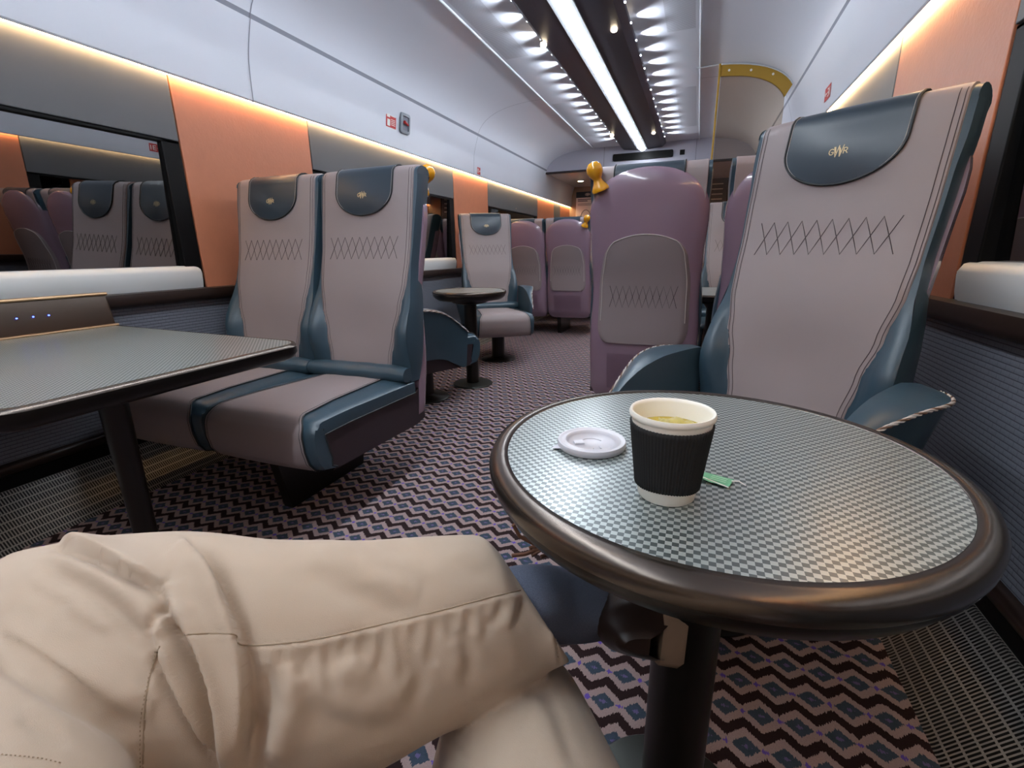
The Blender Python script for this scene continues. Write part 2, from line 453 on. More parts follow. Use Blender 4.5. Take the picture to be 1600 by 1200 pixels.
def spot(name, loc, direction, W, col, size=R_(70), blend=.6, rad=.01, parent=None):
    ld = bpy.data.lights.new(name, 'SPOT'); ld.energy = W; ld.color = col; ld.spot_size = size; ld.spot_blend = blend; ld.shadow_soft_size = rad
    o = bpy.data.objects.new(name, ld); COL.objects.link(o)
    if parent is not None: o.parent = parent
    o.location = loc; o.rotation_euler = Vector(direction).to_track_quat('-Z', 'Y').to_euler(); return o
spot('downlight_beam', (-.98, 7.35, 1.86), (0, 0, -1), 6, (1, .92, .8), R_(110), .8, .04)
spot('lobby_beam', (.2, 7.35, 1.86), (0, 0, -1), 6, (1, .92, .8), R_(120), .8, .04)
# posters on far wall
e = empty('poster', (-1.06, Y1-.006, 1.47)); tag(e, 'white poster with dark header and green basket on far left wall', 'poster')
mb = MB(); mb.box(-.16, .18, 0, .004, -.36, .34); mb.build('sheet', M['whitep'], e)
mb = MB(); mb.box(-.16, .18, -.001, 0, .25, .34, 0); mb.build('header_band', M['patch'], e); mb = MB(); emblem(mb, lambda u, v: (u+.03, -.002, .295+v), .05, .1, 1)
for k, (z, w_) in enumerate(((.215, .22), (.19, .16), (.15, .28), (.13, .25), (-.24, .2))): mb.box(-.13, -.13+w_, -.0012, 0, z, z+(.016 if k < 2 else .007), 2)
mb.build('print', [M['patch'], M['whitep'], M['greyline']], e)
mb = MB(); P = [(-.075, -.08), (.085, -.08), (.065, -.17), (-.055, -.17)]; mb.prism(P, 'y', -.003, 0, 0)
mb.tube([(.005+.085*math.cos(a), -.003, -.08+.14*math.sin(a)) for a in [PI*k/16 for k in range(17)]], .004, 6, 1)
mb.build('basket_picture', [mat('basket_green', '3f9a4c', .6), M['darkseam']], e)
e = empty('notice_frame', (.93, Y1-.01, 1.60)); tag(e, 'dark framed notice on the far right wall behind glass', 'notice')
mb = MB(); mb.box(-.14, .14, 0, .008, -.33, .33); mb.build('frame', M['bronze'], e, bevel=.003)
mb = MB(); mb.box(-.12, .12, -.003, 0, -.31, .31, 0)
for k in range(6): mb.box(-.09, .06, -.004, -.003, .2-.07*k, .215-.07*k, 1)
mb.build('notice', [M['greyp'], M['whitep']], e)
# glass partition on the right
prt = empty('glass_partition', (0, 4.07, 0)); tag(prt, 'tinted glass partition with mustard arched edge behind the right-hand seats', 'partition')
arch = [(x, z) for x, z in PV if x >= .76]; arch = [(.76, arch[0][1])] + arch
arch = [(x, z-.004) for x, z in arch]
arch2 = [p for p in arch if p[0] < 1.235]
inner = [(x-.0+(-.045*max(0, (x-.95)/.3)), z-.075) for x, z in arch2]
mb = MB(); mb.prism(arch2+inner[::-1], 'y', -.008, .008); mb.build('top_band', M['mustard'], prt)
mb = MB()
for i in (2, 5, 8):
    if i < len(arch2): x, z = arch2[i]; mb.lathe([(0, 0), (.008, 0), (.006, .004), (0, .005)], 12, (x-.005, 0, 0))
mb = MB()
for px_ in (.82, .96, 1.10):
    z = min(arch2, key=lambda p: abs(p[0]-px_))[1]-.04
    mb.add([(px_+.008*math.cos(a), -.011, z+.008*math.sin(a)) for a in [2*PI*k/10 for k in range(10)]], [tuple(range(10))])
mb.build('stud', M['whitep'], prt)
mb = MB(); mb.box(.752, .766, -.012, .012, .66, 2.13); mb.box(.752, 1.3, -.014, .014, .655, .69); mb.build('edge_frame', M['mustard'], prt, bevel=.002)
gl = [(.766, .69)] + [p for p in inner if p[0] > .767] + [(1.19, 1.80), (1.19, .69)]
mb = MB(); mb.prism(gl, 'y', -.004, .004); mb.build('glass', M['tinted'], prt)
mb = MB(); mb.box(.766, 1.33, -.012, .012, .0, .66); mb.build('lower_panel', M['tan'], prt)
mb = MB(); mb.tube([(.60, 0, 2.125), (.76, 0, 2.128)]+[(x, -.012, z-.002) for x, z in arch2[1:]], .005, 8); mb.build('cable', M['white'], prt)

# ------------------------------------------------------------------ ceiling raft and lamps
raft = empty('ceiling_light', (0, 0, 2.0)); tag(raft, 'dark ceiling raft with long cool white light strip down its centre', 'light')
mb = MB()
pr = [(-.262, .115), (-.262, .095), (-.225, .062), (-.06, .045), (-.055, .052), (.055, .052), (.06, .045), (.225, .062), (.262, .095), (.262, .115)]
mb.grid([[(x, y, z) for x, z in pr] for y in (Y0, 6.38)], capv=True); mb.build('housing', M['house'], raft, fix=False)
mb = MB(); mb.grid([[(.036*math.cos(PI*k/8), y, .050-.026*math.sin(PI*k/8)) for k in range(9)] for y in (Y0+.05, 6.33)], capv=True); mb.build('light_strip', M['strip'], raft)
mb = MB()
for s in (-1, 1): mb.box(*sorted((s*.037, s*.058)), Y0+.05, 6.33, .040, .0515)
mb.build('diffuser_edge', M['white'], raft)
ny = 0
y = .20
for k in range(-8, 26):
    y = .18+.245*k
    if y < -1.8 or y > 6.3: continue
    for s in (-1, 1):
        mb = MB(); mb.lathe([(0, 0), (.006, 0), (.006, .006)], 8, (s*.264, y, .100)); 
        if y > .8: mb.build('uplight_lens', M['lens'], raft)
        spot('uplight', (s*.268, y, 2.104), (s*1, 0, .14), SPOT_W, (.84, .91, 1), R_(86), 1.0, .008)
for (x, y) in ((.185, 3.04), (-.235, 3.08), (-.235, 5.54), (.185, 5.6), (-.235, .6), (.185, .6)):
    mb = MB(); mb.lathe([(0, 0), (.014, 0), (.018, .006), (.018, .02)], 16, (x, y, .045)); mb.build('halogen_lamp', M['downl'], raft)
    spot('halogen', (x, y, 2.035), (0, 0, -1), WARM_SPOT_W, (1, .85, .65), R_(110), .7, .012)

# ------------------------------------------------------------------ stickers and alarm
def sticker(name, s, y, z, w_, h_, label, kind):
    x = interp(z, [1.585, 1.70, 1.74, 1.80], [1.300, 1.296, 1.293, 1.281])-.0012
    e = empty(name, (s*x, y, z)); tag(e, label, 'sign')
    e.rotation_euler = (0, s*(-R_(2) if z < 1.7 else -R_(7)), 0)
    def q(mb, y0, y1, z0, z1, m_=0, o=0): mb.box(*sorted((-s*o, -s*(o+.0006))), y0, y1, z0, z1, m_)
    mb = MB(); q(mb, -w_/2, w_/2, -h_/2, h_/2); mb.build('sticker_sheet', M['red'], e)
    mb = MB()
    if kind == 'big':
        q(mb, -w_*.42, -w_*.12, h_*.05, h_*.38, 0, .0008); q(mb, -w_*.38, -w_*.1, -h_*.4, -h_*.05, 0, .0008)
        for k in range(3): q(mb, -w_*.02, w_*.4, h_*(.32-.09*k), h_*(.35-.09*k), 0, .0008)
        for k in range(4): q(mb, -w_*.02, w_*.4, -h_*(.05+.09*k), -h_*(.02+.09*k), 0, .0008)
        q(mb, -w_*.5, w_*.5, -h_*.5, -h_*.47, 0, .0008); q(mb, -w_*.5, w_*.5, h_*.47, h_*.5, 0, .0008)
    else:
        d = 1    # the arrow points towards the far end
        q(mb, *sorted((d*w_*-.42, d*w_*-.36)), -h_*.3, h_*.3, 0, .0008)
        q(mb, *sorted((d*w_*-.25, d*w_*-.18)), -h_*.3, h_*.3, 0, .0008)
        for zz in (-.3, -.04, .22): q(mb, *sorted((d*w_*-.25, d*w_*.0)), h_*zz, h_*(zz+.08), 0, .0008)
        q(mb, *sorted((d*w_*.08, d*w_*.4)), -h_*.04, h_*.04, 0, .0008)
        mb.add([(-s*.0015, d*w_*.44, 0), (-s*.0015, d*w_*.26, h_*.2), (-s*.0015, d*w_*.26, -h_*.2)], [(0, 1, 2)])
    mb.build('print', M['whitep'], e)
sticker('alarm_sign', -1, 3.02, 1.755, .115, .115, 'red instruction sticker left of the grey emergency alarm box', 'big')
sticker('exit_sign', -1, 4.44, 1.628, .07, .062, 'small red sign above the second orange panel of left wall', 'small')
sticker('exit_sign', 1, 3.24, 1.668, .125, .066, 'small red sign above the light strip on the right wall', 'small')
e = empty('emergency_alarm', (-1.281, 3.17, 1.757)); e.rotation_euler = (0, R_(7), 0); tag(e, 'grey emergency alarm box with recessed red handle on left upper wall', 'alarm')
mb = MB(); o_, i_ = rrect(.115, .13, .02), rrect(.078, .09, .006)
mb.grid([[(0, a, b) for a, b in o_], [(.010, a*.97, b*.97) for a, b in o_], [(.012, a, b) for a, b in i_], [(-.0, a, b) for a, b in i_]], cv=True)
mb.build('bezel', mat('alarm_grey', '8c939b', .4), e, ang=50)
mb = MB(); mb.prism(i_, 'x', -.001, .001); mb.build('back_plate', M['greyline'], e)
mb = MB(); mb.tube([(.012, -.022, .008), (.014, .005, .0), (.012, .028, -.005)], [.010, .008, .005], 10); mb.build('pull_handle', M['red'], e)

# ------------------------------------------------------------------ seats
ZK = [.42, .50, .60, .68, .78, .85, 1.0, 1.1, 1.18]
def Wz(z): return interp(z, ZK, [.218, .221, .222, .220, .206, .203, .208, .214, .214])
def Az(z): return interp(z, ZK, [.128, .140, .157, .176, .192, .196, .199, .200, .200])
def Yb(z): return .08 + .14*(z-.45)/.73 - .012*math.sin(PI*min(1, max(0, (z-.45)/.45)))
def Fy(x, z):
    y = Yb(z); a, w_ = Az(z), Wz(z); ax = abs(x)
    bl = math.exp(-((z-.60)/.105)**2)
    y += .012*(1-min(1, ax/a)**2)*bl                       # hollow between the wings
    if ax > a and z < .82:
        s = min(1, (ax-a)/(w_-a)); y -= .048*bl*math.sin(PI*min(1, s*.62+.02))
    y += .010*max(0, (ax/w_)**6)                            # soft outer edge
    if z > 1.0: y -= .010*math.exp(-((ax-.0)/.12)**2)*math.sin(PI*min(1, (z-1.0)/.16))
    return y
ZT = 1.150; RT = .030; TH = .085
def pathrow(v, off):
    """v in 0..1 front (z .42..ZT), 1..2 over the top, 2..3 down the back. returns function x->(x,y,z) and nominal z"""
    if v <= 1:
        z = .42+(ZT-.42)*v; return (lambda x: (x, Fy(x, z)-off, z)), z
    if v <= 2:
        a = (v-1)*PI; yc = TH/2
        return (lambda x: (x, Fy(x, ZT)+yc-(yc+off)*math.cos(a), ZT+(RT+off)*math.sin(a))), ZT
    z = ZT-.14*(v-2); return (lambda x: (x, Fy(x, ZT)+TH+off+(Yb(z)-Yb(ZT))*.8, z)), z
def seat_core():
    mb = MB(); P = []
    vs = [i/40 for i in range(41)]+[1+i/8 for i in range(1, 9)]
    # side walls and wings: teal, full width
    rows = []
    nx = 30
    for v in vs:
        f, z = pathrow(v, 0); w_ = Wz(z); rows.append([f(w_*(-1+2*j/nx)) for j in range(nx+1)])
    for zz in [ZT-.02-k*(ZT-.44)/12 for k in range(13)]:
        w_ = Wz(zz); rows.append([(w_*(-1+2*j/nx), Yb(zz)+TH, zz) for j in range(nx+1)])
    mb.grid(rows, 0)
    # side closure
    for s in (0, -1):
        fr = [r[s] for r in rows[:41]]; bk = [r[s] for r in rows[49:]]
        side = [fr[int(round(40*(1-k/12)))] for k in range(13)]
        G = []
        sg = 1 if s == -1 else -1
        for k in range(13):
            z = ZT - k*(ZT-.42)/12; z = max(z, .42)
            f = Fy(sg*Wz(z), z); b = Yb(z)+TH
            G.append([(sg*(Wz(z)+.004*math.sin(PI*t)), f+(b-f)*t, z) for t in [i/6 for i in range(7)]])
        mb.grid(G, 0)
        top = [(sg*Wz(ZT), Fy(.2, ZT)+TH/2-(TH/2)*math.cos(a), ZT+RT*math.sin(a)) for a in [PI*i/8 for i in range(9)]]
        mb.add(top, [tuple(range(9))], 0)
    return mb
def seat_panel():
    mb = MB(); rows = []; nx = 24; edge = []
    for v in [i/48 for i in range(49)]+[1+i/8 for i in range(1, 9)]+[2+i/5 for i in range(1, 6)]:
        f, z = pathrow(v, .0045); a = Az(z)
        r = [f(a*(-1+2*j/nx)) for j in range(nx+1)]
        f0, _ = pathrow(v, -.001)
        rows.append([f0(-a-.002)]+r+[f0(a+.002)]); 
    mb.grid(rows, 0)
    for s in (-1, 1):     # double stitched seam
        for d in (.004, .014):
            pts = []
            for v in [i/40 for i in range(1, 49)]:
                f, z = pathrow(v, .0052); pts.append(f(s*(Az(z)-d)))
            mb.tube(pts, .0007, 4, 1)
    # diamond stitching
    z0, z1, X, n = .860, .938, .150, 4.5
    for ph in (0, 1):
        pts = []
        for k in range(int(2*n)+1):
            x = -X + X*k/n; up = (k+ph) % 2
            pts.append((x, z1 if up else z0))
        fine = []
        for (a, b), (c, d) in zip(pts[:-1], pts[1:]):
            for t in (0, .33, .66): fine.append((a+(c-a)*t, b+(d-b)*t))
        fine.append(pts[-1])
        mb.tube([(x, Fy(x, z)-.0050, z) for x, z in fine], .0008, 4, 1)
    return mb
def patch_h(z):
    return .124 if z >= 1.10 else .124*math.sqrt(max(0, 1-((1.10-z)/.085)**2))
def seat_patch():
    mb = MB(); rows = []; rim = []
    for v_z in [1.015+.085*(1-math.cos(PI/2*i/14)) for i in range(15)]:
        v = (v_z-.42)/(ZT-.42); f, z = pathrow(v, .0085); h = patch_h(v_z); rows.append([f(h*(-1+2*j/16)) for j in range(17)]); 
    for v in [.955, .98, 1]+[1+i/8 for i in range(1, 9)]+[2.2, 2.45]:
        f, z = pathrow(v, .0085); rows.append([f(.124*(-1+2*j/16)) for j in range(17)])
    mb.grid(rows, 0)
    e1 = [r[0] for r in rows[::-1]]+[r[-1] for r in rows]
    mb.tube(e1, .0026, 6, 1)
    e2 = []
    for r in rows[::-1]: e2.append(tuple(Vector(r[0])*.965+Vector(r[8])*.035-Vector((0, .0006, 0))))
    for r in rows: e2.append(tuple(Vector(r[-1])*.965+Vector(r[8])*.035-Vector((0, .0006, 0))))
    mb.tube(e2, .0006, 4, 2)
    return mb
def seat_shell():
    mb = MB(); rows = []
    zs = [.235, .243, .26, .29]+[.33+.05*i for i in range(14)]+[1.0+.168*math.sin(PI/2*i/14)**(2/2.3) for i in range(1, 15)]
    def sw(z):
        if z > 1.0: return max(.006, .220*max(0, 1-((z-1.0)/.168)**2.3)**(1/2.3))
        if z < .29: return .220*(.80+.2*math.sqrt(max(0, 1-((.29-z)/.055)**2)))
        return interp(z, [.29, .5, .75, .88, 1.0], [.220, .222, .210, .214, .220])
    def rim(z): return (Yb(z)+.055) if z > .45 else Yb(.45)+.055-.02*(.45-z)/.2
    def dp(z):
        d = interp(z, [.235, .3, .45, .8, 1.0], [.06, .10, .115, .075, .068])
        if z > 1.0: d = .034+.034*math.sqrt(max(0, 1-((z-1.0)/.168)**2.3))
        return d
    nx = 28
    for z in zs:
        s = sw(z); r = []
        for j in range(nx+1):
            a = -PI/2+PI*j/nx; cx, cs = math.sin(a), math.cos(a)
            r.append((s*math.copysign(abs(cx)**.62, cx), rim(z)+dp(z)*abs(cs)**.5, z))
        rows.append(r)
    mb.grid(rows, 0)
    mb.add(rows[0], [tuple(range(nx+1))], 0)
    mb.add(rows[-1], [tuple(range(nx+1))], 0)
    # front lip closing the shell towards the cushion
    for sgn, idx in ((-1, 0), (1, -1)):
        mb.grid([[r[idx], (r[idx][0]*.9, r[idx][1], r[idx][2])] for r in rows], 0)
    return mb, sw, rim, dp
_sh, SW, SR, SD = seat_shell()
def shell_pt(x, z, off=0):
    s = SW(z); c = min(.999, abs(x)/s)**(1/.62); cs = math.sqrt(max(0, 1-c*c)); return (x, SR(z)+SD(z)*cs**.5+off, z)
def seat_pocket():
    mb = MB(); rows = []; nx = 20
    zs = [.505+.43*(.5-.5*math.cos(PI*i/26)) for i in range(27)]
    def pw(z):
        t = (z-.505)/.43; w_ = interp(t, [0, .15, .55, 1], [.170, .184, .180, .158])
        if t < .06: w_ *= .86+.14*math.sqrt(1-((.06-t)/.06)**2)
        if t > .88: w_ *= .74+.26*math.sqrt(max(0, 1-((t-.88)/.12)**2))
        return w_
    def zz(x, z): # arched top
        t = (z-.505)/.43; return z - (.036*(x/.135)**2*t**3)
    for k, z in enumerate(zs):
        w_ = pw(z); off = .012
        rows.append([shell_pt(w_*(-1+2*j/nx), zz(w_*(-1+2*j/nx), z), off if 0 < j < nx and 0 < k < 26 else -.004) for j in range(nx+1)])
    mb.grid(rows, 0)
    pts = [(Vector(r[1])+Vector((0, .001, 0))) for r in rows[8:26]]+[Vector(q)+Vector((0, .001, 0)) for q in rows[25][2:-2]]+[(Vector(r[-2])+Vector((0, .001, 0))) for r in rows[8:26][::-1]]
    mb.tube(pts, .0016, 6, 1)
    for ph in (0, 1):
        pts = []; n = 5; X = .130
        for k in range(2*n+1):
            for t in ((0, .5) if k < 2*n else (0,)):
                x = -X+X*(k+t)/n; u0 = (k+ph) % 2; u1 = 1-u0; u = u0+(u1-u0)*t
                z = .655+.085*u; p = shell_pt(x, z, .0125); pts.append(p)
        mb.tube(pts, .0008, 4, 2)
    return mb
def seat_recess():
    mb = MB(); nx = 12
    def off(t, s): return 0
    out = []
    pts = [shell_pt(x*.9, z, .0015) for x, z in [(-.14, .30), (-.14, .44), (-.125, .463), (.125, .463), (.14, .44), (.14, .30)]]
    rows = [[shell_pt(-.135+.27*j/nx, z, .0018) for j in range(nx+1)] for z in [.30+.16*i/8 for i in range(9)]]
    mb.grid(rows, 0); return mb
def cushion_path(n=20):
    P = [(.10, .425), (.04, .428), (-.10, .432), (-.25, .437), (-.33, .437)]
    for k in range(1, 9):
        a = PI/2*k/8*1.05; P.append((-.365-.055*math.sin(a), .382+.055*math.cos(a)))
    P += [(-.420, .35), (-.412, .31), (-.395, .285), (-.36, .275)]
    return P
def _cut():
    P = cushion_path(); n = len(P); out = []
    for i in range(n):
        a = P[max(0, i-1)]; b = P[min(n-1, i+1)]; ty, tz = b[0]-a[0], b[1]-a[1]; L = math.hypot(ty, tz); ny, nz = tz/L, -ty/L
        d = .050 if i < 13 else .050+.006*(i-12)
        out.append((P[i][0]-(-abs(ny) if i > 3 else 0)*d*1.0, P[i][1]-abs(nz)*d if i < 12 else P[i][1]+.0))
    return out
CUT = _cut()
def cushion_c(i, n):      # half width of taupe centre along the path
    t = i/(n-1); return interp(t, [0, .3, .6, 1], [.125, .165, .188, .196])
def seat_cushion():
    c = MB(); s_ = MB(); P = cushion_path(); n = len(P)
    def crown(x, i):
        t = i/(n-1); return .010*(1-(abs(x)/.225)**2.5)*(1 if t < .5 else .5)
    def pt(x, i, o=0):
        y, z = P[i]; k = crown(x, i)
        # move along local normal
        a = P[max(0, i-1)]; b = P[min(n-1, i+1)]; ty, tz = b[0]-a[0], b[1]-a[1]; L = math.hypot(ty, tz); ny, nz = tz/L, -ty/L
        if i < 6: ny, nz = 0, 1
        return (x, y+ny*(k+o), z+nz*(k+o))
    rows = [[pt(cushion_c(i, n)*(-1+2*j/14), i, .003) for j in range(15)] for i in range(n)]
    c.grid(rows, 0)
    for s in (-1, 1):
        c.tube([pt(s*(cushion_c(i, n)), i, .003) for i in range(n)], .0022, 5, 1)
        c.tube([pt(s*(cushion_c(i, n)-.010), i, .0034) for i in range(n)], .0007, 4, 1)
    rows = []
    for i in range(n):
        r = []
        for x in [-.221, -.218, -.209, -.19, -.15, -.10, .10, .15, .19, .209, .218, .221]:
            p = pt(x, i); e = max(0, (abs(x)-.19)/.036)**2; r.append((p[0], p[1]+(.012*e if i > 6 else 0), p[2]-(.014*e if i < 9 else 0)))
        rows.append(r)
    s_.grid(rows, 0)
    for s, j in ((-1, 0), (1, -1)):
        G = []
        for i, r in enumerate(rows):
            y, z = CUT[i]; p = r[j]
            G.append([p, (s*.2225, p[1]*.5+y*.5, p[2]*.5+z*.5), (s*.2205, y, z)])
        s_.grid(G, 0)
    pipe = [(s2*.228, y, z) for s2 in (1,) for y, z in []]
    return c, s_
ZF = .875*(1.07-1)/1.07     # floor level in seat space
def build_seat(kind):
    """kind: 'pair', 'aisle' (with grab knob and pedestal), 'arm'"""
    e = empty('armchair' if kind == 'arm' else 'train_seat', (0, 0, 0))
    seat_core().build('backrest', M['teal'], e, ang=50)
    seat_panel().build('back_panel', [M['leather'], M['stitch']], e, ang=60)
    hp = seat_patch().build('headrest', [M['patch'], M['darkseam'], M['paleseam']], e, ang=60)
    mb = MB(); emblem(mb, lambda u, v: (u, Fy(u, 1.085+v)-.0098, 1.085+v), .0235, .085); mb.build('emblem', M['gold'], hp, fix=False)
    _sh.build('shell', M['shell'], e, ang=50)
    seat_pocket().build('magazine_pocket', [M['pocket'], M['paleseam'], M['stitch']], e, ang=50)
    seat_recess().build('lower_panel', M['shell2'], e)
    c, s_ = seat_cushion()
    c.build('cushion', [M['leather'], M['darkseam']], e, ang=60)
    s_.build('cushion_side', M['teal'], e, ang=50)
    # lumbar roll
    mb = MB(); rows = []
    for k in range(25):
        x = -.220+.44*k/24; q = 1-.25*(abs(x)/.224)**6; cr = .004*math.sin(x*55)*.6
        rows.append([(x, .062+.04*q*math.cos(a)+cr, .452+.034*q*math.sin(a)) for a in [2*PI*j/16 for j in range(16)]])
    mb.grid(rows, cv=True, capv=True); mb.build('lumbar_roll', M['teal'], e, ang=50)
    mb = MB(); mb.prism([(-.355, .268), (.10, .25), (.16, .26), (.16, .40)]+[(y+.001, z) for y, z in CUT[::1]], 'x', -.2185, .2185)
    o = mb.build('seat_base', M['plum'], e)
    if kind != 'arm':
        mb = MB(); mb.tube([(.2212, y, z) for y, z in CUT], .0028, 6); mb.build("side_piping", M["darkseam"], e)
        mb = MB(); mb.tube([(-.2212, y, z) for y, z in CUT], .0028, 6)
        mb.build('side_piping', M['darkseam'], e)
    if kind == 'aisle':
        mb = MB(); mb.prism([(-.29, ZF), (.08, ZF), (.12, .27), (-.33, .27)], 'x', -.075, -.035); mb.build('pedestal', M['black'], e, bevel=.004)
    if kind == 'pair_window':
        pass
    if kind == 'arm':
        mb = MB(); mb.lathe([(.0, ZF), (.135, ZF), (.137, ZF+.006), (.13, ZF+.013), (.06, ZF+.02), (.050, ZF+.03), (.050, .26), (.09, .265), (.0, .27)], 40, (0, -.16, 0))
        mb.build('pedestal', M['black'], e, ang=40)
        for s in (-1, 1):
            a = MB(); ts = [i/16 for i in range(17)]
            # outer edge curve from rear to front
            def edge(t):
                p = [(.236, .085, .602), (.292, .072, .607), (.325, .005, .607), (.302, -.10, .598), (.264, -.205, .560), (.236, -.33, .465)]
                u = t*(len(p)-1); i = min(int(u), len(p)-2); f = u-i
                p0, p1, p2, p3 = [Vector(p[max(0, min(len(p)-1, i+k))]) for k in (-1, 0, 1, 2)]
                return .5*((2*p1)+(p2-p0)*f+(2*p0-5*p1+4*p2-p3)*f*f+(3*p1-p0-3*p2+p3)*f**3)
            rows = []
            for t in ts:
                q = edge(t); inn = Vector((.232, q.y*1.0+.0, q.z+.004)); 
                low = Vector((.226+(q.x-.226)*.35, q.y*.96, max(.27, q.z-.32+.10*t)))
                lowi = Vector((.222, q.y*.96, max(.27, q.z-.32+.10*t)))
                ring = [inn, inn.lerp(q, .5)+Vector((0, 0, .006)), q.lerp(inn, .08)+Vector((0, 0, .002)), q, q+Vector((-.004, 0, -.02)), q.lerp(low, .5), low, lowi]
                rows.append([(s*p.x, p.y, p.z) for p in ring])
            a.grid(rows, cv=True, capv=True)
            arm = a.build('armrest', M['teal'], e, ang=60)
            a = MB(); N = 150
            for ph in (0, 1, 2):
                pts = []
                for k in range(N+1):
                    q = edge(k/N); an = k*.62+ph*2*PI/3; pts.append((s*(q.x+.003+.0021*math.cos(an)), q.y, q.z-.002+.0021*math.sin(an)))
                a.tube(pts, .0019, 5, 0 if ph < 2 else 1)
            a.build('rope_piping', [M['paleseam'], mat('brown_cord', '6b5344', .7)], arm)
    return e
def knob(parent, s):
    """mustard grab knob on the shoulder of the shell; s = side"""
    mb = MB(); base = Vector((s*.172, SR(1.1)+.050, 1.098)); ax = Vector((s*.30, .22, .92)).normalized()
    prof = [(.0, -.004), (.032, -.004), (.033, .004), (.026, .016), (.0165, .032), (.0155, .040), (.020, .046), (.0275, .058), (.0305, .072), (.0275, .087), (.017, .099), (.0, .103)]
    u = ax.orthogonal().normalized(); v = ax.cross(u)
    P = [[base+ax*z+(u*math.cos(2*PI*k/28)+v*math.sin(2*PI*k/28))*r for k in range(28)] for r, z in prof]
    mb.grid(P, cv=True); mb.build('grab_knob', M['yellow'], parent, ang=60)

seatA = build_seat('aisle'); seatW = copy_tree(seatA, None, skip=('pedestal',))
arm = build_seat('arm')
SEAT = 1.07
def place(o, x, y, rz, label, group, cat='seat'):
    o.location = (CAM[0]+(x-CAM[0])*SEAT, y*SEAT, CAM[2]*(1-SEAT)); o.scale = (SEAT,)*3; o.rotation_euler = (0, 0, rz); tag(o, label, cat, group); return o
# front pair on the left, facing the camera
def pr_(x0, x1, y, rz, l0, l1, grp, knob_side, first=False):
    """x0 window seat, x1 aisle seat"""
    a = seatW if first else copy_tree(seatW); b = seatA if first else copy_tree(seatA)
    place(a, x0, y, rz, l0, grp); place(b, x1, y, rz, l1, grp); return a, b
pairs = []
pairs.append(pr_(-.885, -.443, 1.34, 0, 'taupe and teal seat by the left wall, behind the rectangular table', 'taupe and teal seat on the aisle, right one of the front left pair', 'pair of seats facing the camera on the left', 1, True))
pairs.append(pr_(1.02, .53, 2.21, PI, 'mauve seat back seen behind the big taupe armchair at right', 'large mauve seat back with grab knob beside the aisle, right of centre', 'right-hand pair seen from behind', -1))
pairs.append(pr_(.975, .52, 3.45, 0, 'pale seat facing the camera at right, against the window side before the glass partition', 'pale seat facing the camera, seen in the gap right of the large mauve back', 'right-hand pair facing the camera', -1))
pairs.append(pr_(-.885, -.443, 4.80, PI, 'far mauve seat back next to left wall, partly hidden by far armchair', 'far mauve seat back with small knob on the left of the aisle', 'far left pair seen from behind', 1))
pairs.append(pr_(-.885, -.443, 6.20, 0, 'most distant left window seat, facing the camera near the bulkhead', 'most distant seat on the left of the aisle, pale and facing the camera', 'most distant left pair facing the camera', 1))
for i, (a, b) in enumerate(pairs):
    rot = (i in (1, 3)); right = (i in (1, 2))
    # local x side that points to the aisle
    s = 1 if not right else -1
    if rot: s = -s
    knob(b, s)
    if i == 3:
        for c in kids(b):
            if c.name.startswith('pedestal'): c.location.x = .17
A_ = R_(35)
place(arm, .894, 1.205, -A_, 'big taupe armchair with teal wings behind the near round table', 'single armchairs at the round tables', 'armchair')
arm2 = copy_tree(arm); place(arm2, -.79, 3.52, A_, 'far taupe armchair facing the camera behind the small round table', 'single armchairs at the round tables', 'armchair')
arm3 = copy_tree(arm); place(arm3, -.80, 2.16, PI-A_, 'teal winged armchair turned away behind the front left pair', 'single armchairs at the round tables', 'armchair')
arm4 = copy_tree(arm); place(arm4, .98, -.24, PI+A_, 'armchair the person sits in, at the near round table', 'single armchairs at the round tables', 'armchair')

# ------------------------------------------------------------------ tables
def round_table(loc, r, label):
    e = empty('round_table', loc); tag(e, label, 'table', 'round pedestal tables')
    mb = MB(); mb.lathe([(.0, .6395), (r-.023, .6395)], 96, cap=False); mb.build('table_top', M['check'], e, fix=False)
    mb = MB(); prof = [(r-.023, .6385), (r-.022, .6405), (r-.012, .6412), (r-.004, .638), (r, .630), (r-.001, .620), (r-.006, .612)]
    mb.lathe(prof, 96, cap=False); mb.build('rim', M['rim'], e, ang=60)
    mb = MB(); mb.lathe([(r-.003, .6215), (r-.004, .612), (r-.014, .596), (r-.034, .583), (r-.07, .578), (.13, .576), (.115, .560), (.075, .552), (.0, .552)], 96, cap=False); mb.build('underside', M['rim_dark'], e, ang=60)
    mb = MB(); mb.lathe([(.043, .56), (.043, .014)], 40, cap=False); mb.build('pole', M['black'], e)
    mb = MB(); mb.lathe([(0, 0), (.135, 0), (.137, .005), (.132, .011), (.05, .016), (0, .016)], 56); mb.build('base_plate', mat('base_plate_grey', '3c3f3c', .35, .7), e)
    return e
TB = (.748, .580)
round_table((TB[0], TB[1], 0), .264, 'near round table with checkered top holding the paper cup')
round_table((-.665, 2.84, 0), .243, 'small round table in the distance between two left armchairs')
